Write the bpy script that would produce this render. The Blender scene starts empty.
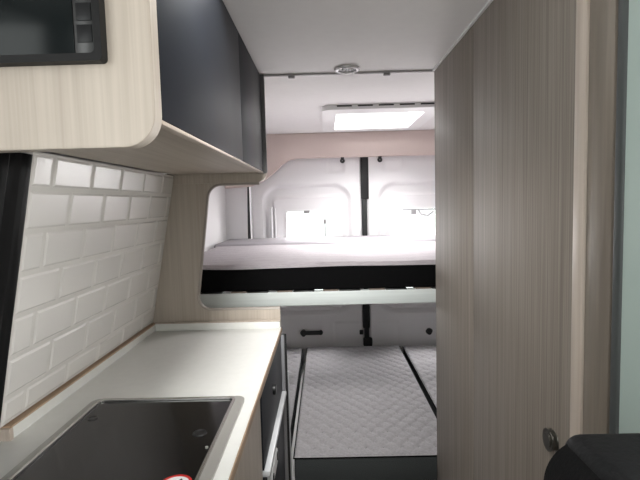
import bpy, bmesh, math, random
from mathutils import Vector, Matrix
random.seed(7)
S = bpy.context.scene
COL = S.collection
R = math.radians

# ------------------------------------------------------------ camera (origin = lens; floor is 1.384 below)
cam_d = bpy.data.cameras.new('camera'); cam = bpy.data.objects.new('camera', cam_d); COL.objects.link(cam)
pitch, roll, yaw = R(4.45), R(1.5), R(0.65)
fwd = Vector((-math.sin(yaw)*math.cos(pitch), math.cos(yaw)*math.cos(pitch), -math.sin(pitch)))
right = Vector((math.cos(yaw), math.sin(yaw), 0)); up = right.cross(fwd)
Rr = right*math.cos(roll) - up*math.sin(roll); Uu = up*math.cos(roll) + right*math.sin(roll)
m = Matrix((Rr, Uu, -fwd)).transposed().to_4x4()
cam.matrix_world = m
cam_d.sensor_width = 36; cam_d.lens = 475/640*36; cam_d.clip_start = 0.02; cam_d.clip_end = 200
S.camera = cam

# ------------------------------------------------------------ world, daylight and fill lamps, exposure
W = bpy.data.worlds.new('world'); S.world = W; W.use_nodes = True
bg = W.node_tree.nodes['Background']; bg.inputs[0].default_value = (0.93, 1.0, 0.97, 1); bg.inputs[1].default_value = 1.6

def area(name, loc, aim, sx, sy, power, col):
    d = bpy.data.lights.new(name, 'AREA'); d.shape = 'RECTANGLE'; d.size = sx; d.size_y = sy
    d.energy = power; d.color = col
    o = bpy.data.objects.new(name, d); COL.objects.link(o); o.location = loc
    o.rotation_euler = (Vector(aim)-Vector(loc)).to_track_quat('-Z', 'Y').to_euler()
    return o
area('windscreen_daylight', (0.28, -1.50, 0.12), (0.1, 1.5, -0.15), 1.6, 0.6, 1.2, (1.0, 0.99, 0.97))
area('left_cab_window_daylight', (-0.90, -0.35, 0.14), (0.5, 0.7, -0.10), 0.7, 0.45, 5, (0.97, 1.0, 0.98))
area('right_cab_window_fill', (1.42, -0.12, 0.14), (-0.6, 1.3, -0.1), 0.75, 0.45, 27, (1.0, 0.99, 0.97))  # out of view; added to brighten the tiles and worktop
area('added_overhead_fill', (-0.07, 0.55, 0.86), (-0.09, 1.45, -0.35), 0.34, 0.34, 46, (1.0, 0.99, 0.97))  # invented overhead source, added to light worktop and partition
area('left_rear_window_daylight', (-0.13, 3.95, -0.10), (-0.05, 2.3, -0.5), 0.8, 1.1, 60, (1.0, 0.985, 0.985))
area('right_rear_window_daylight', (0.75, 3.95, -0.10), (0.6, 2.3, -0.5), 0.8, 1.1, 74, (1.0, 0.985, 0.985))
area('skylight_daylight', (0.31, 2.83, 0.85), (0.31, 2.83, 0), 0.7, 0.7, 70, (1.0, 0.985, 0.985))
S.view_settings.view_transform = 'Standard'; S.view_settings.look = 'None'
S.view_settings.exposure = 0.2; S.view_settings.gamma = 1.0; S.view_settings.use_curve_mapping = False

# ------------------------------------------------------------ materials
def srgb(*c):
    return tuple(((v/255)/12.92 if v/255 <= 0.04045 else ((v/255+0.055)/1.055)**2.4) for v in c) + (1,)
def mat(name, col, rough=0.5, metal=0.0, noise=0.0, nscale=(8, 8, 8), bump=0.0, bscale=(60, 60, 60), spec=0.5,
        trans=0.0, coat=0.0, emit=None):
    M = bpy.data.materials.new(name); M.use_nodes = True; nt = M.node_tree; b = nt.nodes['Principled BSDF']
    b.inputs['Base Color'].default_value = col; b.inputs['Roughness'].default_value = rough
    b.inputs['Metallic'].default_value = metal; b.inputs['Specular IOR Level'].default_value = spec
    b.inputs['Transmission Weight'].default_value = trans; b.inputs['Coat Weight'].default_value = coat
    if emit: b.inputs['Emission Color'].default_value = emit[0]; b.inputs['Emission Strength'].default_value = emit[1]
    tc = nt.nodes.new('ShaderNodeTexCoord')
    def nz(sc, det=4):
        mp = nt.nodes.new('ShaderNodeMapping'); mp.inputs['Scale'].default_value = sc
        n = nt.nodes.new('ShaderNodeTexNoise'); n.inputs['Scale'].default_value = 1; n.inputs['Detail'].default_value = det
        nt.links.new(tc.outputs['Object'], mp.inputs[0]); nt.links.new(mp.outputs[0], n.inputs[0]); return n
    if noise:
        n = nz(nscale); cr = nt.nodes.new('ShaderNodeValToRGB')
        cr.color_ramp.elements[0].position = 0.3; cr.color_ramp.elements[1].position = 0.7
        cr.color_ramp.elements[0].color = tuple(c*(1-noise) for c in col[:3])+(1,)
        cr.color_ramp.elements[1].color = tuple(min(1, c*(1+noise)) for c in col[:3])+(1,)
        nt.links.new(n.outputs[0], cr.inputs[0]); nt.links.new(cr.outputs[0], b.inputs['Base Color'])
    if bump:
        n2 = nz(bscale, 3); bp = nt.nodes.new('ShaderNodeBump'); bp.inputs['Strength'].default_value = bump
        bp.inputs['Distance'].default_value = 0.004
        nt.links.new(n2.outputs[0], bp.inputs['Height']); nt.links.new(bp.outputs[0], b.inputs['Normal'])
    return M
def wood(name, c1, c2, rough=0.45, fine=(130, 130, 2.0), wide=(16, 16, 0.7), amt=0.55):
    M = bpy.data.materials.new(name); M.use_nodes = True; nt = M.node_tree; b = nt.nodes['Principled BSDF']
    b.inputs['Roughness'].default_value = rough; tc = nt.nodes.new('ShaderNodeTexCoord')
    outs = []
    for sc, det, dist in ((fine, 5, 0.3), (wide, 4, 0.8)):
        mp = nt.nodes.new('ShaderNodeMapping'); mp.inputs['Scale'].default_value = sc
        n = nt.nodes.new('ShaderNodeTexNoise'); n.inputs['Scale'].default_value = 1; n.inputs['Detail'].default_value = det
        n.inputs['Distortion'].default_value = dist
        nt.links.new(tc.outputs['Object'], mp.inputs[0]); nt.links.new(mp.outputs[0], n.inputs[0]); outs.append(n.outputs[0])
    mx = nt.nodes.new('ShaderNodeMix'); mx.data_type = 'FLOAT'; mx.inputs[0].default_value = 1-amt
    nt.links.new(outs[0], mx.inputs[2]); nt.links.new(outs[1], mx.inputs[3])
    cr = nt.nodes.new('ShaderNodeValToRGB'); cr.color_ramp.elements[0].position = 0.36; cr.color_ramp.elements[1].position = 0.64
    cr.color_ramp.elements[0].color = c1; cr.color_ramp.elements[1].color = c2
    nt.links.new(mx.outputs[0], cr.inputs[0]); nt.links.new(cr.outputs[0], b.inputs['Base Color'])
    bp = nt.nodes.new('ShaderNodeBump'); bp.inputs['Strength'].default_value = 0.15; bp.inputs['Distance'].default_value = 0.001
    nt.links.new(outs[0], bp.inputs['Height']); nt.links.new(bp.outputs[0], b.inputs['Normal'])
    return M
LWOOD = wood('pale_oak_laminate', srgb(166, 155, 143), srgb(184, 174, 162))
LWOOD_Y = wood('pale_oak_laminate_lengthwise', srgb(166, 155, 143), srgb(184, 174, 162), fine=(130, 2, 130), wide=(16, .7, 16))
DWOOD = wood('taupe_oak_laminate', srgb(112, 103, 95), srgb(144, 135, 126), rough=0.58, fine=(330, 330, 2.2), wide=(55, 55, 1.0), amt=.65)
EDGE = wood('pale_oak_edging', srgb(176, 162, 150), srgb(192, 180, 168), rough=0.4)
OAK = wood('oak_strip', srgb(150, 124, 100), srgb(184, 158, 130), fine=(60, 6, 60), wide=(20, 3, 20))
BLUE = mat('slate_blue_laminate', srgb(28, 31, 37), 0.5, spec=0.2)
DGREY = mat('dark_grey_edging', srgb(92, 90, 90), 0.45)
WTOP = mat('white_worktop_laminate', srgb(222, 222, 218), 0.42, noise=0.02, nscale=(40, 40, 40))
TILE = mat('white_glazed_tile', srgb(214, 211, 207), 0.27, spec=0.5)
GROUT = mat('pale_grout', srgb(205, 202, 197), 0.8)
STEEL = mat('brushed_steel', srgb(172, 170, 165), 0.4, metal=0.4, bump=0.05, bscale=(20, 400, 20))
BGLASS = mat('black_glass', srgb(14, 14, 15), 0.14, spec=0.5)
BLACK = mat('black_plastic', srgb(18, 18, 19), 0.35)
BLACKM = mat('black_rubber', srgb(12, 12, 13), 0.6)
MWFRAME = mat('microwave_plastic', srgb(16, 16, 17), 0.5, spec=.25)
MWGLASS = mat('smoked_glass', srgb(14, 19, 20), 0.15, spec=0.12)
MWBTN = mat('microwave_button', srgb(22, 23, 25), 0.4, spec=.25)
CEIL = mat('ceiling_lining', srgb(228, 226, 225), 0.7, noise=0.012, nscale=(30, 30, 30))
PAINT = mat('white_van_paint', srgb(224, 222, 223), 0.35)
LINER = mat('white_wall_liner', srgb(218, 216, 216), 0.6)
BEIGE = mat('beige_trim_fabric', srgb(206, 190, 184), 0.8, bump=0.1, bscale=(200, 200, 200))
ALU = mat('pale_aluminium_rail', srgb(196, 202, 200), 0.42, metal=0.0, noise=0.06, nscale=(3, 120, 120))
FABRIC = mat('light_grey_quilted_fabric', srgb(152, 149, 151), 0.85, noise=0.1, nscale=(90, 90, 90), bump=0.5, bscale=(260, 260, 260))
KNIT = mat('wavy_knit_fabric', srgb(158, 152, 155), 0.8, noise=0.08, nscale=(30, 110, 60), bump=1.0, bscale=(40, 150, 120))
SMOOTHF = mat('smooth_grey_fabric', srgb(146, 142, 146), 0.8, bump=0.1, bscale=(150, 150, 150))
DFAB = mat('black_side_fabric', srgb(10, 10, 11), 0.95, spec=0.1, bump=0.3, bscale=(200, 200, 200))
CHFAB = mat('charcoal_fabric', srgb(56, 59, 59), 0.95, spec=0.2, bump=0.4, bscale=(200, 200, 200))
SEATB = mat('black_seat_cloth', srgb(9, 9, 10), 0.85, spec=0.2, bump=0.3, bscale=(300, 300, 300))
SEATG = mat('dark_grey_seat_lit_top', srgb(15, 16, 18), 0.6, spec=0.25, bump=0.2, bscale=(150, 150, 150))  # seat black lightened to stand for light on its top
WHITEP = mat('white_plastic', srgb(230, 230, 230), 0.35)
FROST = mat('pale_green_satin_glass', srgb(172, 188, 182), 0.4, spec=0.5)
FRAMEG = mat('dark_frame', srgb(66, 70, 70), 0.5)
CURT = mat('black_curtain_cloth', srgb(5, 5, 6), 0.6, spec=0.25)
RED = mat('red_print', srgb(190, 30, 30), 0.4)
FLOORM = wood('floor_vinyl', srgb(130, 122, 114), srgb(160, 150, 140))
PANE = bpy.data.materials.new('clear_glass'); PANE.use_nodes = True
_nt = PANE.node_tree; _nt.nodes.remove(_nt.nodes['Principled BSDF'])
_t = _nt.nodes.new('ShaderNodeBsdfTransparent'); _g = _nt.nodes.new('ShaderNodeBsdfGlossy'); _g.inputs['Roughness'].default_value = 0.02
_m = _nt.nodes.new('ShaderNodeMixShader'); _m.inputs[0].default_value = 0.05
_nt.links.new(_t.outputs[0], _m.inputs[1]); _nt.links.new(_g.outputs[0], _m.inputs[2]); _nt.links.new(_m.outputs[0], _nt.nodes['Material Output'].inputs[0])
LEAF = mat('leaf_green', srgb(120, 150, 110), 0.8, noise=0.2, nscale=(3, 3, 3))
BARK = mat('bark', srgb(110, 100, 90), 0.9)

# ------------------------------------------------------------ mesh helpers
def bx(bm, x0, x1, y0, y1, z0, z1, bev=0.0, seg=2):
    r = bmesh.ops.create_cube(bm, size=1.0)
    vs = r['verts']
    for v in vs:
        v.co = Vector(((x0+x1)/2+v.co.x*(x1-x0), (y0+y1)/2+v.co.y*(y1-y0), (z0+z1)/2+v.co.z*(z1-z0)))
    if bev:
        es = list({e for v in vs for e in v.link_edges})
        bmesh.ops.bevel(bm, geom=es, offset=bev, segments=seg, affect='EDGES', profile=0.5)
def prism(bm, pts, axis, a0, a1, bev=0.0):
    """pts: 2d outline; axis 'y': pts are (x,z); 'x': (y,z); 'z': (x,y)"""
    def P(p, a):
        return {'y': (p[0], a, p[1]), 'x': (a, p[0], p[1]), 'z': (p[0], p[1], a)}[axis]
    A = [bm.verts.new(P(p, a0)) for p in pts]; B = [bm.verts.new(P(p, a1)) for p in pts]
    n = len(pts); fs = [bm.faces.new(A), bm.faces.new(B[::-1])]
    for i in range(n): fs.append(bm.faces.new((A[i], B[i], B[(i+1) % n], A[(i+1) % n])))
    bmesh.ops.recalc_face_normals(bm, faces=fs)
    if bev:
        es = [e for f in fs[:2] for e in f.edges]
        bmesh.ops.bevel(bm, geom=es, offset=bev, segments=2, affect='EDGES')
def ring(bm, outer, inner, axis, a0, a1):
    """frame between two outlines with the same number of points"""
    def P(p, a):
        return {'y': (p[0], a, p[1]), 'x': (a, p[0], p[1]), 'z': (p[0], p[1], a)}[axis]
    L = [[bm.verts.new(P(p, a)) for p in o] for o in (outer, inner) for a in (a0, a1)]
    n = len(outer); fs = []
    for q, w in ((0, 1), (3, 2), (2, 0), (1, 3)):
        for i in range(n): fs.append(bm.faces.new((L[q][i], L[w][i], L[w][(i+1) % n], L[q][(i+1) % n])))
    bmesh.ops.recalc_face_normals(bm, faces=fs)
def rrect(x0, x1, z0, z1, r, n=6):
    rs = r if isinstance(r, (tuple, list)) else (r,)*4       # order: x0z0, x1z0, x1z1, x0z1
    out = []
    for (cx, cz, sx, sz, a), q in zip(((x0, z0, 1, 1, 180), (x1, z0, -1, 1, 270), (x1, z1, -1, -1, 0), (x0, z1, 1, -1, 90)), rs):
        for k in range(n+1):
            t = R(a+90*k/n); out.append((cx+sx*q+q*math.cos(t), cz+sz*q+q*math.sin(t)))
    return out
def cyl(bm, c, axis, r, h, n=28, r2=None, bev=0.0):
    rr = bmesh.ops.create_cone(bm, cap_ends=True, segments=n, radius1=r, radius2=r if r2 is None else r2, depth=h)
    M = {'z': Matrix.Identity(3), 'y': Matrix.Rotation(R(-90), 3, 'X'), 'x': Matrix.Rotation(R(90), 3, 'Y')}[axis]
    for v in rr['verts']: v.co = M @ v.co + Vector(c)
    if bev:
        es = list({e for v in rr['verts'] for e in v.link_edges if any(len(f.verts) > 4 for f in e.link_faces)})
        bmesh.ops.bevel(bm, geom=es, offset=bev, segments=2, affect='EDGES')
def torus(bm, c, axis, Rm, rt, n=32, k=10):
    g = []
    for i in range(n):
        a = 2*math.pi*i/n; row = []
        for j in range(k):
            b = 2*math.pi*j/k; q = Rm+rt*math.cos(b); p = (q*math.cos(a), q*math.sin(a), rt*math.sin(b))
            p = {'z': p, 'y': (p[0], p[2], p[1]), 'x': (p[2], p[0], p[1])}[axis]
            row.append(bm.verts.new(Vector(p)+Vector(c)))
        g.append(row)
    fs = [bm.faces.new((g[i][j], g[(i+1) % n][j], g[(i+1) % n][(j+1) % k], g[i][(j+1) % k])) for i in range(n) for j in range(k)]
    bmesh.ops.recalc_face_normals(bm, faces=fs)
def tube(bm, pts, r, k=8):
    pts = [Vector(p) for p in pts]; rows = []
    for i, p in enumerate(pts):
        d = (pts[min(i+1, len(pts)-1)]-pts[max(i-1, 0)]).normalized()
        a = d.orthogonal().normalized() if not rows else (a-d*a.dot(d)).normalized(); b = d.cross(a)
        rows.append([bm.verts.new(p+(a*math.cos(2*math.pi*j/k)+b*math.sin(2*math.pi*j/k))*r) for j in range(k)])
    fs = [bm.faces.new((rows[i][j], rows[i+1][j], rows[i+1][(j+1) % k], rows[i][(j+1) % k])) for i in range(len(rows)-1) for j in range(k)]
    fs += [bm.faces.new(rows[0][::-1]), bm.faces.new(rows[-1])]
    bmesh.ops.recalc_face_normals(bm, faces=fs)
def root_loc(p):
    v = Vector((0, 0, 0))
    while p: v += p.location; p = p.parent
    return v
def obj(name, bm, m, parent=None, origin=None, smooth=True, **props):
    """bm holds world coordinates; the mesh is shifted to the parent's (or the given) origin"""
    o0 = root_loc(parent) if parent else Vector(origin or (0, 0, 0))
    for v in bm.verts: v.co -= o0
    me = bpy.data.meshes.new(name); bm.to_mesh(me); bm.free(); me.materials.append(m)
    if smooth:
        me.shade_smooth(); me.set_sharp_from_angle(angle=R(35))
    o = bpy.data.objects.new(name, me); COL.objects.link(o)
    if parent: o.parent = parent
    else: o.location = o0
    for k, v in props.items(): o[k] = v
    return o
def thing(name, loc, label, cat, group=None):
    o = bpy.data.objects.new(name, None); COL.objects.link(o); o.location = loc; o.empty_display_size = 0.05
    o['label'] = label; o['category'] = cat
    if group: o['group'] = group
    return o
def B(): return bmesh.new()
def box(name, m, parent, *a, bev=0.0, seg=2, **k):
    b = B(); bx(b, *a, bev=bev, seg=seg); return obj(name, b, m, parent, **k)
ST = dict(kind='structure')
FL = -1.384; CZ = 0.489

# ------------------------------------------------------------ shell
box('floor', FLOORM, None, -0.80, 1.36, -1.40, 3.60, FL-0.05, FL, **ST)
# ceiling in a front and a rear panel, the rear one pierced by the skylight
SKX0, SKX1, SKY0, SKY1 = 0.07, 0.545, 2.55, 3.08
b = B(); ring(b, [(-0.80, -1.40), (1.36, -1.40), (1.36, 1.24), (-0.80, 1.24)], [(-0.22, 0.69), (0.10, 0.69), (0.10, 1.10), (-0.22, 1.10)], 'z', CZ, CZ+0.04)  # front opening is made up, lets the overhead fill lamp through
obj('ceiling', b, CEIL, None, **ST)
b = B(); o = [(-0.80, 1.24), (1.36, 1.24), (1.36, 3.60), (-0.80, 3.60)]
i = [(SKX0, SKY0), (SKX1, SKY0), (SKX1, SKY1), (SKX0, SKY1)]
ring(b, o, i, 'z', CZ, CZ+0.04); obj('ceiling', b, CEIL, None, **ST)
b = B(); prism(b, [(-0.76, FL), (-0.72, FL), (-0.72, -0.30), (-0.70, CZ), (-0.76, CZ)], 'y', 1.86, 3.60); obj('wall_left', b, LINER, None, **ST)
b = B(); prism(b, [(-0.80, FL), (-0.735, FL), (-0.735, -0.48), (-0.62, 0.12), (-0.60, CZ), (-0.80, CZ)], 'y', 0.98, 1.86); obj('wall_left', b, LINER, None, **ST)
b = B(); prism(b, [(1.36, FL), (1.30, FL), (1.30, -0.30), (1.27, CZ), (1.36, CZ)], 'y', 0.30, 3.60); obj('wall_right', b, LINER, None, **ST)
b = B(); ring(b, rrect(-1.40, 0.299, FL, CZ, 0.001), rrect(-0.95, 0.27, -0.20, 0.40, 0.08), 'x', 1.30, 1.36); obj('wall_right', b, LINER, None, **ST)
b = B(); ring(b, rrect(-0.80, 1.36, FL, CZ, 0.001), rrect(-0.55, 1.11, -0.30, 0.42, 0.08), 'y', -1.44, -1.40); obj('wall_front', b, LINER, None, **ST)
b = B(); ring(b, rrect(-1.40, 0.979, FL, CZ, 0.001), rrect(-0.85, 0.10, -0.20, 0.40, 0.08), 'x', -0.80, -0.745); obj('wall_left', b, LINER, None, **ST)
box('trim_1', mat('grey_ceiling_strip', srgb(165, 162, 162), 0.5), None, -0.60, 0.428, 1.835, 1.845, CZ-0.007, CZ, **ST)
box('trim_2', WHITEP, None, 0.419, 0.4255, 0.55, 1.835, CZ-0.006, CZ, **ST)

# beige header over the rear doors with its curved brackets
b = B()
zt = CZ; pts = [(-0.70, zt), (-0.70, 0.12), (-0.52, 0.13), (-0.43, 0.165), (-0.36, 0.215), (-0.28, 0.285), (-0.24, 0.308), (-0.18, 0.318)]
mir = [(0.60-x, z) for x, z in pts][::-1]
prism(b, pts+mir, 'y', 3.36, 3.43, bev=0.006); obj('trim_3', b, BEIGE, None, **ST)
# rear pillars beside the doors
b = B(); prism(b, [(-0.72, FL), (-0.565, FL), (-0.565, -0.3), (-0.55, 0.3), (-0.55, 0.46), (-0.72, 0.46)], 'y', 3.44, 3.49); obj('trim_4', b, PAINT, None, **ST)
b = B(); prism(b, [(1.145, FL), (1.30, FL), (1.30, .46), (1.13, .46)], 'y', 3.44, 3.56); obj('trim_5', b, PAINT, None, **ST)
box('trim_7', BLACKM, None, -0.60, -0.535, 3.492, 3.52, FL, 0.42, **ST)
box('trim_6', PAINT, None, -0.72, 1.30, 3.50, 3.58, 0.40, CZ, **ST)

# ------------------------------------------------------------ rear doors (pressed panels as height fields)
def sd_rrect(x, z, x0, x1, z0, z1, r):
    cx, cz = (x0+x1)/2, (z0+z1)/2; qx = abs(x-cx)-(x1-x0)/2+r; qz = abs(z-cz)-(z1-z0)/2+r
    return math.hypot(max(qx, 0), max(qz, 0))+min(max(qx, qz), 0)-r
def sstep(a, b, v):
    t = min(1, max(0, (v-a)/(b-a))); return t*t*(3-2*t)
YD = 3.45
def rear_door(name, x0, x1, mirror):
    def mx(a, c): return (a, c) if not mirror else (0.578-c, 0.578-a)
    win = mx(-0.275, 0.018) + (-0.74, -0.055)
    rec = mx(-0.45, 0.195) + (-0.82, 0.138)
    rise = mx(-0.37, 0.115) + (-0.77, 0.045)
    low = mx(-0.40, 0.14) + (-1.36, -1.20)
    plate = mx(0.05, 0.255) + (-1.05, -0.885)
    dx = 0.0105; nx = int((x1-x0)/dx); nz = int((0.40-FL)/dx)
    xs = [x0+(x1-x0)*k/nx for k in range(nx+1)]; zs = [FL+(0.40-FL)*k/nz for k in range(nz+1)]
    def snap(L, v):
        k = min(range(len(L)), key=lambda q: abs(L[q]-v)); L[k] = v
    for v in win[:2]: snap(xs, v)
    for v in win[2:]: snap(zs, v)
    b = B(); g = []
    for z in zs:
        row = []
        for x in xs:
            d = sd_rrect(x, z, *rec, 0.13); h = 0.030*(1-sstep(-0.028, 0.006, d))
            d2 = sd_rrect(x, z, *rise, 0.03); h -= 0.020*(1-sstep(-0.006, 0.014, d2))
            d3 = sd_rrect(x, z, *low, 0.04); h += 0.02*(1-sstep(-0.03, 0, d3))
            d4 = sd_rrect(x, z, *plate, 0.01); h += 0.005*(1-sstep(-0.004, 0.004, d4))
            d5 = sd_rrect(x, z, mx(0.02, 0.15)[0], mx(0.02, 0.15)[1], 0.215, 0.30, 0.01); h += 0.006*(1-sstep(-0.008, 0.002, d5))
            e = min(x-x0, x1-x); h += 0.02*(1-sstep(0, 0.02, e))
            row.append(b.verts.new((x, YD+h, z)))
        g.append(row)
    for k in range(nz):
        for q in range(nx):
            cx, cz = (xs[q]+xs[q+1])/2, (zs[k]+zs[k+1])/2
            if win[0] < cx < win[1] and win[2] < cz < win[3]: continue
            b.faces.new((g[k][q], g[k][q+1], g[k+1][q+1], g[k+1][q]))
    o = obj(name, b, PAINT, None, (0, YD, FL), **ST)
    sm = o.modifiers.new('thickness', 'SOLIDIFY'); sm.thickness = 0.03; sm.offset = 1
    sm.offset = -1
    wx0, wx1, wz0, wz1 = win
    b = B(); ring(b, rrect(wx0-0.012, wx1+0.012, wz0-0.012, wz1+0.012, 0.016), rrect(wx0+0.002, wx1-0.002, wz0+0.002, wz1-0.002, 0.012), 'y', YD+0.0, YD+0.02)
    wf = obj('window_frame', b, WHITEP, o)
    b = B(); bx(b, wx0+0.001, wx1-0.001, YD+0.012, YD+0.016, wz0+0.001, wz1-0.001); obj('window_pane', b, PANE, o)
    return o, win
dl, wl = rear_door('door_1', -0.545, 0.275, False)
dr, wr = rear_door('door_2', 0.303, 1.125, True)
# rubber seals
b = B(); bx(b, 0.272, 0.306, YD-0.006, YD+0.04, FL, 0.02, bev=0.004); bx(b, 0.266, 0.322, YD-0.010, YD+0.04, 0.02, 0.335, bev=0.008)
bx(b, 0.262, 0.312, YD-0.010, YD+0.04, -0.93, -0.72, bev=0.008); bx(b, 0.262, 0.33, YD-0.010, YD+0.04, -1.07, -1.0, bev=0.012)
obj('door_seal', b, BLACKM, dl)
b = B(); tube(b, [(-0.549, YD-0.005, z) for z in (0.17, 0.1, -0.08, -0.1)], 0.005); tube(b, [(-0.549, YD-0.005, 0.17), (-0.556, YD-0.005, -0.12), (-0.560, YD-0.005, -0.6), (-0.56, YD-0.005, -1.2)], 0.006)
obj('edge_seal', b, BLACKM, dl)
# inner blind tab and catch on the left window
b = B(); bx(b, -0.152, -0.108, YD-0.004, YD+0.01, -0.072, -0.052, bev=0.003); obj('blind_tab', b, mat('grey_tab', srgb(130, 128, 128), .5), dl)
b = B(); bx(b, -0.010, 0.008, YD+0.002, YD+0.012, -0.150, -0.118, bev=0.002); bx(b, -0.004, 0.004, YD+0.002, YD+0.012, -0.25, -0.15); obj('window_detail', b, mat('grey_tab2', srgb(120, 118, 118), .5), dl)
b = B(); tube(b, [(-0.385, YD-0.004, -0.02), (-0.387, YD-0.006, -0.05), (-0.387, YD-0.006, -0.40)], 0.010, 10); tube(b, [(-0.36, YD+0.004, -0.03), (-0.36, YD+0.004, -0.42)], 0.006, 8); obj('grab_rail', b, WHITEP, dl)
# inner release handle
b = B(); cyl(b, (-0.178, YD-0.014, -0.952), 'y', 0.024, 0.03, bev=0.006); bx(b, -0.178, -0.045, YD-0.034, YD-0.012, -0.966, -0.934, bev=0.010, seg=3); cyl(b, (-0.05, YD-0.016, -0.95), 'y', 0.016, 0.03, bev=0.004)
obj('release_handle', b, BLACK, dl, label='black door release handle')
b = B(); bx(b, 0.235, 0.262, YD-0.014, YD+0.004, -0.975, -0.94, bev=0.005); obj('latch', b, BLACK, dl)
b = B(); cyl(b, (0.747, YD-0.005, -0.962), 'y', 0.024, 0.03, bev=0.006); obj('cap', b, BLACK, dr, label='round black cap')
b = B(); bx(b, 0.565, 0.80, YD+0.0, YD+0.008, -0.070, -0.060, bev=0.002); bx(b, 0.625, 0.665, YD+0.0, YD+0.008, -0.10, -0.07, bev=0.003); tube(b, [(0.68, YD+.004, -0.07), (0.70, YD+.004, -0.10), (0.745, YD+.004, -0.11), (0.79, YD+.004, -0.08)], 0.008); obj('window_detail', b, mat('catch_and_branch_grey', srgb(150, 150, 150), .5), dr)  # curved tube stands in for a branch outside the pane
# door stay hooks under the header
def hook(x, label):
    t = thing('door_hook', (x, 3.40, 0.318), label, 'hook', 'round hooks under the header')
    b = B(); bx(b, x-0.012, x+0.012, 3.385, 3.41, 0.306, 0.3185, bev=0.003); obj('base', b, BLACK, t)
    b = B(); torus(b, (x, 3.398, 0.294), 'y', 0.010, 0.008); obj('loop', b, BLACK, t)
hook(0.135, 'small black ring hook under the beige header, left of the black door seam')
hook(0.400, 'small black ring hook under the beige header, right of the black door seam')

# ------------------------------------------------------------ skylight
t = thing('skylight', (0.31, 2.8, CZ), 'white framed roof skylight glowing with daylight above the raised bed', 'skylight')
b = B(); ring(b, rrect(0.0, 0.62, 2.43, 3.16, 0.05), rrect(SKX0+.004, SKX1-.004, SKY0+.004, SKY1-.004, 0.015), 'z', CZ-0.024, CZ)
obj('frame', b, WHITEP, t)
b = B(); ring(b, rrect(SKX0+.001, SKX1-.001, SKY0+.001, SKY1-.001, 0.012), rrect(SKX0+.006, SKX1-.006, SKY0+.006, SKY1-.006, 0.012), 'z', CZ-.02, CZ+0.06); obj('light_shaft', b, WHITEP, t)
b = B(); bx(b, SKX0+.006, SKX1-.006, SKY0+.006, SKY1-.006, CZ+0.05, CZ+0.055); obj('pane', b, PANE, t)
for k in range(5):
    x = 0.075+k*0.105
    b = B(); bx(b, x, x+0.075, 2.4285, 2.4325, CZ-0.010, CZ-0.003); obj('vent_slot', b, BLACKM, t)

# ------------------------------------------------------------ ceiling fittings
t = thing('downlight', (0.095, 1.782, CZ), 'round chrome ringed downlight in the ceiling near the grey joint strip', 'ceiling light')
b = B(); torus(b, (0.095, 1.782, CZ-0.003), 'z', 0.040, 0.0075); obj('bezel', b, mat('satin_chrome', srgb(225, 225, 225), .2, metal=.6), t)
b = B(); cyl(b, (0.095, 1.782, CZ-0.003), 'z', 0.034, 0.005, r2=0.034); obj('lens', b, mat('dark_lens', srgb(24, 25, 26), .2), t)
for dx, w in ((-0.012, .006), (0.014, .005)):
    b = B(); cyl(b, (0.095+dx, 1.775, CZ-0.0065), 'z', w, 0.004); obj('led', b, WHITEP, t)
for x, lb in ((-0.112, 'small grey clip on the ceiling joint strip beside the overhead cabinet'), (0.248, 'small grey clip on the ceiling joint strip beside the tall wardrobe')):
    b = B(); bx(b, x-0.013, x+0.013, 1.832, 1.848, CZ-0.016, CZ-0.006, bev=0.003)
    obj('strip_clip', b, mat('clip_grey', srgb(140, 138, 138), .5), None, (x, 1.84, CZ-0.006), label=lb, category='clip', group='clips on the ceiling strip')
b = B(); cyl(b, (-0.315, 2.47, CZ-0.010), 'z', 0.011, 0.02, bev=.003); obj('ceiling_button', b, WHITEP, None, (-0.315, 2.47, CZ), label='tiny white button on the ceiling just past the overhead cabinet', category='fitting')

# ------------------------------------------------------------ tiled splashback on the leaning wall
b = B(); a = Vector((-0.69, 0, -0.455)); e = Vector((-0.58, 0, 0.10)); vv = (e-a).normalized(); nn = Vector((vv.z, 0, -vv.x))
def wp(y, v, h): p = a+vv*v+nn*h; return (p.x, y, p.z)
def slab(bm, y0, y1, v0, v1, h0, h1, ins):
    A = [bm.verts.new(wp(y, v, h0)) for y, v in ((y0, v0), (y1, v0), (y1, v1), (y0, v1))]
    C2 = [bm.verts.new(wp(y, v, h1)) for y, v in ((y0+ins, v0+ins), (y1-ins, v0+ins), (y1-ins, v1-ins), (y0+ins, v1-ins))]
    fs = [bm.faces.new(C2)] + [bm.faces.new((A[k], A[(k+1) % 4], C2[(k+1) % 4], C2[k])) for k in range(4)] + [bm.faces.new(A[::-1])]
    bmesh.ops.recalc_face_normals(bm, faces=fs)
Y0, Y1 = 0.950, 1.838
joints = [-0.055, -0.025+0.0, 0.064, 0.153, 0.242, 0.331, 0.420, 0.509, 0.584]
t = thing('tiled_splashback', (-0.66, 1.4, -0.454), 'glossy white brick tiles on the wall behind the worktop', 'tiles')
for r_, (v0, v1) in enumerate(zip(joints[1:-1], joints[2:])):
    off = 1.026 if (len(joints)-3-r_) % 2 == 0 else 1.108
    y = off-0.171*3
    v0 = max(v0, 0.004)
    while y < Y1:
        ya, yb = max(y, Y0), min(y+0.171, Y1)
        if yb-ya > 0.02: slab(b, ya+0.0012, yb-0.0012, v0+0.0012, v1-0.0012, -0.002, 0.0032, 0.0095 if v1-v0 > .04 else .006)
        y += 0.171
obj('tiles', b, TILE, t, smooth=False)
b = B(); slab(b, Y0, Y1, 0.004, joints[-1], -0.012, 0.0005, 0.0); obj('grout', b, GROUT, t, smooth=False)

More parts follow.
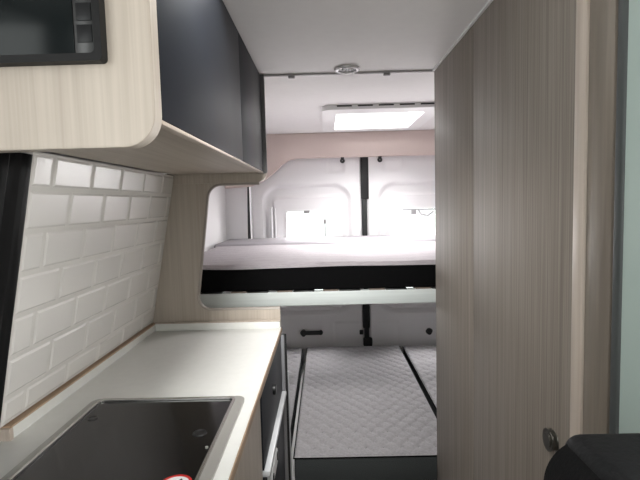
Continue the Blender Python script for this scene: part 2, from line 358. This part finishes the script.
# ------------------------------------------------------------ black curtain at the tiles' near end
b = B(); n = 90; rows = []
for k in range(13):
    v = 0.012+k*(0.565/12); row = []
    for q in range(n+1):
        s = q/n; y = 0.948-0.48*s
        h = 0.0+0.004*math.sin(s*90)+0.002*math.sin(s*163+k*0.2)
        row.append(b.verts.new(wp(y, v, h)))
    rows.append(row)
for k in range(12):
    for q in range(n): b.faces.new((rows[k][q], rows[k+1][q], rows[k+1][q+1], rows[k][q+1]))
c = obj('curtain', b, CURT, None, (-0.65, 0.7, 0.1), label='black pleated curtain hanging at the near edge of the white tiles', category='curtain')
sm = c.modifiers.new('thickness', 'SOLIDIFY'); sm.thickness = 0.003

# ------------------------------------------------------------ worktop
t = thing('worktop', (-0.43, 1.2, -0.504), 'long white worktop with wooden edging beneath the tiled wall', 'worktop')
WX = -0.180
HX0, HX1, HY0, HY1 = -0.592, -0.210, 0.60, 1.158
box('board', WTOP, t, -0.705, WX-0.003, 0.42, 1.838, -0.504, -0.484, bev=0.0015)
box('front_edging', OAK, t, WX-0.003, WX, 0.42, 1.838, -0.504, -0.485)
box('rear_upstand', WTOP, t, -0.697, -0.677, 0.972, 1.838, -0.484, -0.4585)
box('upstand_cap', OAK, t, -0.699, -0.6755, 0.967, 1.838, -0.4585, -0.4545)
box('upstand_end', EDGE, t, -0.699, -0.6755, 0.960, 0.972, -0.484, -0.4585)
box('end_upstand', WTOP, t, -0.675, -0.186, 1.822, 1.838, -0.484, -0.456, bev=.001)
box('end_upstand_cap', EDGE, t, -0.675, -0.184, 1.820, 1.838, -0.456, -0.452, bev=.001)

# ------------------------------------------------------------ hob
t = thing('hob', (-0.39, 0.88, -0.484), 'black glass topped hob in a steel frame set into the white worktop', 'hob')
b = B(); ring(b, rrect(HX0, HX1, HY0, HY1, 0.022), rrect(HX0+0.022, HX1-0.026, HY0+0.02, HY1-0.014, 0.012), 'z', -0.484, -0.4775)
bm = b; obj('steel_frame', b, STEEL, t)
b = B(); ring(b, rrect(HX0+0.018, HX1-0.022, HY0+0.016, HY1-0.010, 0.016), rrect(HX0+0.024, HX1-0.028, HY0+0.022, HY1-0.018, 0.010), 'z', -0.4775, -0.4745)
obj('frame_rim', b, mat('bright_steel', srgb(205, 203, 200), .25, metal=.9), t)
b = B(); prism(b, rrect(HX0+0.0225, HX1-0.0265, HY0+0.0205, HY1-0.0145, 0.010), 'z', -0.4838, -0.4785); g = obj('glass_lid', b, BGLASS, t)
for (x, y, r) in ((-0.543, 1.048, 0.009), (-0.276, 0.967, 0.0125)):
    b = B(); torus(b, (x, y, -0.4785), 'z', r, 0.0022); cyl(b, (x, y, -0.4782), 'z', r-.002, 0.0012); obj('lid_button', b, BLACK, t)
b = B(); cyl(b, (-0.2455, 0.905, -0.477), 'z', 0.003, 0.003); obj('rivet', b, STEEL, t)
sx, sy, sz = -0.270, 0.784, -0.4783
b = B(); cyl(b, (sx, sy, sz), 'z', 0.0255, 0.0006, 40); st = obj('warning_sticker', b, WHITEP, t, label='round white sticker with a red ring')
b = B(); ring(b, [(sx+0.0285*math.cos(2*math.pi*k/40), sy+0.0285*math.sin(2*math.pi*k/40)) for k in range(40)],
              [(sx+0.0235*math.cos(2*math.pi*k/40), sy+0.0235*math.sin(2*math.pi*k/40)) for k in range(40)], 'z', sz, sz+0.0007); obj('red_ring', b, RED, st)
b = B(); prism(b, [(sx-0.004, sy-0.014), (sx+0.014, sy-0.014), (sx+0.011, sy+0.008), (sx+0.006, sy+0.016), (sx+0.002, sy+0.009)], 'z', sz, sz+0.0008)
prism(b, [(sx-0.015, sy-0.01), (sx-0.007, sy-0.01), (sx-0.004, sy+0.004), (sx-0.011, sy+0.001)], 'z', sz, sz+0.0008); obj('dark_symbol', b, BLACK, st)

# ------------------------------------------------------------ base cabinet
t = thing('base_cabinet', (-0.43, 1.2, FL), 'low kitchen cabinet under the white worktop with dark door and pale end panel', 'cabinet')
box('body', LWOOD, t, -0.70, -0.200, 0.43, 1.80, FL+0.002, -0.5045)
box('side_panel', LWOOD, t, -0.200, -0.186, 0.43, 1.232, FL+0.05, -0.506)
d = box('door', BLUE, t, -0.200, -0.182, 1.238, 1.795, -0.722, -0.508, bev=.001)
b = B(); cyl(b, (-0.179, 1.50, -0.60), 'x', 0.017, 0.014, bev=.003); obj('knob', b, BLACK, d)
box('rail', mat('white_rail', srgb(196, 198, 200), .35), t, -0.200, -0.166, 1.238, 1.795, -0.742, -0.724, bev=.003)
d = box('door', BLUE, t, -0.200, -0.182, 1.238, 1.795, FL+0.06, -0.744, bev=.001)
b = B(); pl = rrect(1.29, 1.46, -0.815, -0.762, 0.026)
prism(b, pl, 'x', -0.186, -0.168, bev=.004); h = obj('pull_handle', b, WHITEP, d, label='white oval pull handle')
for y in (1.315, 1.435):
    b = B(); bx(b, -0.169, -0.165, y-0.008, y+0.008, -0.80, -0.777, bev=.002); obj('grip_mark', b, BLACK, h)
box('corner_post', mat('grey_alu_post', srgb(150, 150, 154), .35, metal=.6), t, -0.200, -0.170, 1.802, 1.815, FL+0.002, -0.506, bev=.002)
box('corner_seal', BLACKM, t, -0.200, -0.162, 1.816, 1.826, FL+0.002, -0.506, bev=.002)
box('end_post', mat('silver_post', srgb(180, 180, 184), .3, metal=.6), t, -0.200, -0.158, 1.827, 1.836, FL+0.002, -0.66, bev=.002)

# ------------------------------------------------------------ partition panel with its C-shaped opening
def arc(cx, cz, r, a0, a1, n=8): return [(cx+r*math.cos(R(a0+(a1-a0)*k/n)), cz+r*math.sin(R(a0+(a1-a0)*k/n))) for k in range(n+1)]
outer = [(-0.185, -0.447), (-0.185, -0.411)]
bot = [(-0.20, -0.411)] + arc(-0.455, -0.356, 0.055, 270, 186, 8)
top = arc(-0.398, 0.027, 0.058, 174, 90, 8) + [(-0.25, 0.085)]
pts = outer + bot + top + [(-0.237, 0.10), (-0.237, 0.126), (-0.612, 0.126), (-0.735, -0.50), (-0.735, FL+.003), (-0.185, FL+.003)]
b = B(); prism(b, pts, 'y', 1.841, 1.857)
t = obj('partition_panel', b, LWOOD, None, (-0.45, 1.85, FL), label='pale wood end panel between the worktop and the raised bed, with a rounded cut-out', category='panel')
b = B(); tube(b, [(x, 1.849, z) for x, z in ([(-0.186, -0.4105)]+bot+top)], 0.0085, 8)
for v in b.verts: v.co.y = 1.849+(v.co.y-1.849)*1.0
obj('cut_out_edging', b, mat('taupe_edging', srgb(150, 142, 134), .4), t)

# ------------------------------------------------------------ overhead cabinet
OX = -0.229
t = thing('overhead_cabinet', (-0.42, 1.2, 0.08), 'long overhead cabinet with slate blue doors and pale wood end above the worktop', 'cabinet')
b = B(); prism(b, rrect(-0.66, OX, 0.084, CZ-0.001, (0.002, 0.045, 0.002, 0.002), 8), 'y', 0.660, 0.690, bev=.001)
obj('end_panel', b, LWOOD, t)
box('bottom_board', LWOOD_Y, t, -0.575, OX-0.012, 0.690, 1.825, 0.122, 0.138)
box('carcass', LWOOD_Y, t, -0.575, OX-0.016, 0.691, 1.824, 0.139, CZ-0.002)
box('bottom_edging', EDGE, t, OX-0.016, OX, 0.690, 1.825, 0.1185, 0.1245, bev=.001)
for ya, yb in ((0.692, 1.368), (1.371, 1.822)):
    box('door', BLUE, t, OX-0.015, OX, ya, yb, 0.126, CZ-0.004, bev=0.0012)
b = B(); prism(b, rrect(-0.60, OX+0.010, 0.086, CZ-0.001, (0.002, 0.035, 0.004, 0.002), 8), 'y', 1.826, 1.840, bev=.001)
obj('far_end_panel', b, LWOOD, t)
b = B(); bx(b, OX-0.004, OX+0.0115, 1.8235, 1.8255, 0.118, CZ-0.002); bx(b, OX+0.010, OX+0.013, 1.823, 1.841, 0.122, CZ-0.002, bev=.001); obj('edging', b, DGREY, t)

# ------------------------------------------------------------ microwave
t = thing('microwave', (-0.47, 0.65, 0.195), 'black built-in microwave in the pale wood end of the overhead cabinet', 'microwave')
MX0, MX1, MZ0, MZ1 = -0.615, -0.289, 0.196, 0.440
b = B(); ring(b, rrect(MX0, MX1, MZ0, MZ1, 0.006), rrect(MX0+0.010, MX1-0.010, MZ0+0.010, MZ1-0.010, 0.006), 'y', 0.642, 0.6595)
obj('trim_frame', b, MWFRAME, t)
b = B(); bx(b, MX0+0.010, -0.3265, 0.646, 0.658, MZ0+0.010, MZ1-0.010, bev=.001); obj('door', b, MWGLASS, t)
b = B(); bx(b, -0.326, MX1-0.0105, 0.645, 0.658, MZ0+0.010, MZ1-0.010, bev=.0015); cp = obj('control_panel', b, BLACK, t)
for z in (0.220, 0.248, 0.276, 0.304, 0.332):
    b = B(); bx(b, -0.3215, -0.3010, 0.6435, 0.6452, z, z+0.023, bev=.0008); obj('button', b, MWBTN, cp)
b = B(); bx(b, -0.2985, -0.2970, 0.643, 0.6452, MZ0+0.02, MZ1-0.02, bev=.0004); obj('chrome_strip', b, STEEL, cp)

# ------------------------------------------------------------ wardrobe on the right
WXR = 0.426
t = thing('wardrobe', (0.80, 1.27, FL), 'tall taupe wood wardrobe filling the right side of the aisle', 'wardrobe')
box('body', DWOOD, t, WXR+0.018, 1.20, 0.72, 1.835, FL+.002, CZ-0.001)
box('side_panel', DWOOD, t, WXR, WXR+0.018, 1.372, 1.838, FL+.002, CZ-0.001, bev=.001)
d = box('door', DWOOD, t, WXR+0.0005, WXR+0.018, 0.818, 1.370, FL+.01, CZ-0.003, bev=.001)
b = B(); cyl(b, (WXR-0.005, 0.880, -0.463), 'x', 0.0185, 0.012, bev=.003); cyl(b, (WXR-0.012, 0.880, -0.463), 'x', 0.014, 0.003); obj('knob', b, mat('dark_metal_knob', srgb(96, 94, 88), .35, metal=.8), d, label='round dark metal knob')
box('edge_strip', EDGE, t, WXR-0.003, WXR+0.018, 0.782, 0.816, FL+.002, CZ-0.001, bev=.002)
box('seam', BLACKM, t, WXR+0.003, WXR+0.018, 0.779, 0.782, FL+.002, CZ-0.001)
box('front_panel', wood('taupe_oak_front', srgb(110, 101, 91), srgb(136, 126, 115), fine=(90, 60, 4)), t, WXR, WXR+0.018, 0.712, 0.779, FL+.002, CZ-0.001, bev=.001)
t = thing('satin_glass_panel', (0.44, 0.61, FL), 'pale green satin glass panel in a dark frame at the near end of the wardrobe', 'panel')
b = B(); bx(b, WXR, WXR+0.018, 0.686, 0.711, FL+.002, CZ-0.001, bev=.008, seg=4); obj('frame', b, FRAMEG, t)
box('glass', FROST, t, WXR+0.003, WXR+0.015, 0.535, 0.686, FL+.002, CZ-0.001)

# ------------------------------------------------------------ raised bed
t = thing('raised_bed', (0.30, 2.6, -0.42), 'raised rear bed base with a pale aluminium front rail', 'bed')
b = B(); bx(b, -0.69, 1.26, 1.972, 2.010, -0.430, -0.3705, bev=.005); obj('front_rail', b, ALU, t)
box('rear_rail', ALU, t, -0.69, 1.26, 3.36, 3.40, -0.428, -0.385)
SW = wood('slat_birch', srgb(96, 84, 76), srgb(116, 102, 92), fine=(30, 3, 30))
for k in range(10):
    x = -0.60+k*0.195
    box('slat', SW, t, x, x+0.065, 1.978, 3.36, -0.377, -0.366, bev=.002)
    if k < 9: box('slat_holder', BLACK, t, x+0.068, x+0.158, 1.976, 2.03, -0.377, -0.3665, bev=.002)
box('bracket', WHITEP, t, -0.685, -0.63, 1.985, 2.05, -0.3775, -0.3655, bev=.002)
for x in (-0.715, 1.26):
    box('wall_support', ALU, t, x, x+0.022, 1.98, 3.40, -0.46, -0.43)
t = thing('mattress', (0.3, 2.45, -0.36), 'front mattress of the raised bed with black side and grey knit top', 'mattress', )
b = B(); bx(b, -0.685, 1.255, 1.985, 2.93, -0.3645, -0.270, bev=.006, seg=4); obj('side_band', b, DFAB, t)
# top cover: crowned grid
b = B(); nx, ny = 120, 60; rows = []
for q in range(ny+1):
    y = 1.983+(2.932-1.983)*q/ny; row = []
    for k in range(nx+1):
        x = -0.688+(1.258+0.688)*k/nx
        e = min(y-1.983, 2.932-y, x+0.688, 1.258-x)
        z = -0.268+0.018*math.sqrt(max(0, 1-(1-min(1, e/0.03))**2))+0.0018*math.sin(x*9+y*4)+0.0012*math.sin(y*60+2*math.sin(x*7))
        row.append(b.verts.new((x, y, z)))
    rows.append(row)
for q in range(ny):
    for k in range(nx): b.faces.new((rows[q][k], rows[q][k+1], rows[q+1][k+1], rows[q+1][k]))
o = obj('top_cover', b, KNIT, t)
b = B(); bx(b, -0.70, 1.258, 2.936, 3.40, -0.3645, -0.240, bev=.022, seg=5)
obj('rear_cushion', b, SMOOTHF, None, (0.3, 3.17, -0.36), label='smooth grey cushion on the raised bed against the rear doors', category='cushion')

# ------------------------------------------------------------ lower bed
t = thing('bed_platform', (0.3, 2.6, FL), 'low white platform carrying the quilted cushions', 'platform')
box('body', LINER, t, -0.70, 1.28, 1.93, 3.42, FL+.002, -1.172)
def quilt(x0, x1, y0, y1, ztop, label, sp=0.075):
    t = thing('bench_cushion', ((x0+x1)/2, (y0+y1)/2, -1.17), label, 'cushion', 'quilted cushions on the low bed')
    b = B(); bx(b, x0+.002, x1-.002, y0+.002, y1-.002, -1.17, ztop-0.010, bev=.010, seg=3); obj('side_band', b, CHFAB, t)
    b = B(); st = 0.0075; nx = max(8, int((x1-x0)/st)); ny = int((y1-y0)/st); rows = []
    for q in range(ny+1):
        y = y0+(y1-y0)*q/ny; row = []
        for k in range(nx+1):
            x = x0+(x1-x0)*k/nx
            e = min(y-y0, y1-y, x-x0, x1-x); z = ztop-0.016+0.016*math.sqrt(max(0, 1-(1-min(1, e/0.020))**2))
            for s in (1, -1):
                u = ((x*1.0+s*y*0.8)/sp) % 1; dd = min(u, 1-u)*sp
                z -= 0.0060*math.exp(-(dd/0.009)**2)*min(1, e/0.03)
            row.append(b.verts.new((x, y, z)))
        rows.append(row)
    for q in range(ny):
        for k in range(nx): b.faces.new((rows[q][k], rows[q][k+1], rows[q+1][k+1], rows[q+1][k]))
    obj('quilted_top', b, FABRIC, t)
    b = B(); zz = ztop-0.013
    tube(b, [(x0, y1, zz), (x0, y0, zz), (x1, y0, zz), (x1, y1, zz)], 0.003); obj('piping', b, DFAB, t)
quilt(-0.155, 0.520, 1.90, 3.405, -1.045, 'wide quilted grey cushion in the middle of the low bed')
quilt(-0.690, -0.185, 1.92, 3.405, -1.050, 'quilted grey cushion left of the middle one, mostly hidden by the kitchen cabinet')
quilt(0.545, 1.26, 1.90, 3.405, -1.050, 'quilted grey cushion on the right of the low bed, mostly hidden by the wardrobe')

# ------------------------------------------------------------ seat in the foreground
t = thing('cab_seat', (0.46, 0.38, FL), 'black cab seat back rising in the bottom right corner beside the wardrobe', 'seat')
b = B(); prof = rrect(0.211, 0.725, -0.93, -0.259, (0.03, 0.03, 0.045, 0.045), 10)
prism(b, prof, 'y', 0.40, 0.515, bev=.022)
for v in b.verts:
    k = (v.co.z+0.93)/0.67; v.co.x = 0.465+(v.co.x-0.465)*(1.0-0.08*k*k)
obj('backrest', b, SEATB, t)
b = B(); bx(b, 0.250, 0.680, 0.386, 0.508, -0.88, -0.2535, bev=.020, seg=5); obj('lit_top_panel', b, SEATG, t, label='dark grey seat top, coloured lighter as if lit')  # lighter colour imitates light falling on the top of the black seat
b = B(); bx(b, 0.215, 0.715, -0.06, 0.46, -1.04, -0.90, bev=.045, seg=5); obj('seat_cushion', b, SEATB, t)
b = B(); bx(b, 0.26, 0.67, 0.0, 0.42, FL+.001, -1.035, bev=.02); obj('base', b, BLACK, t)
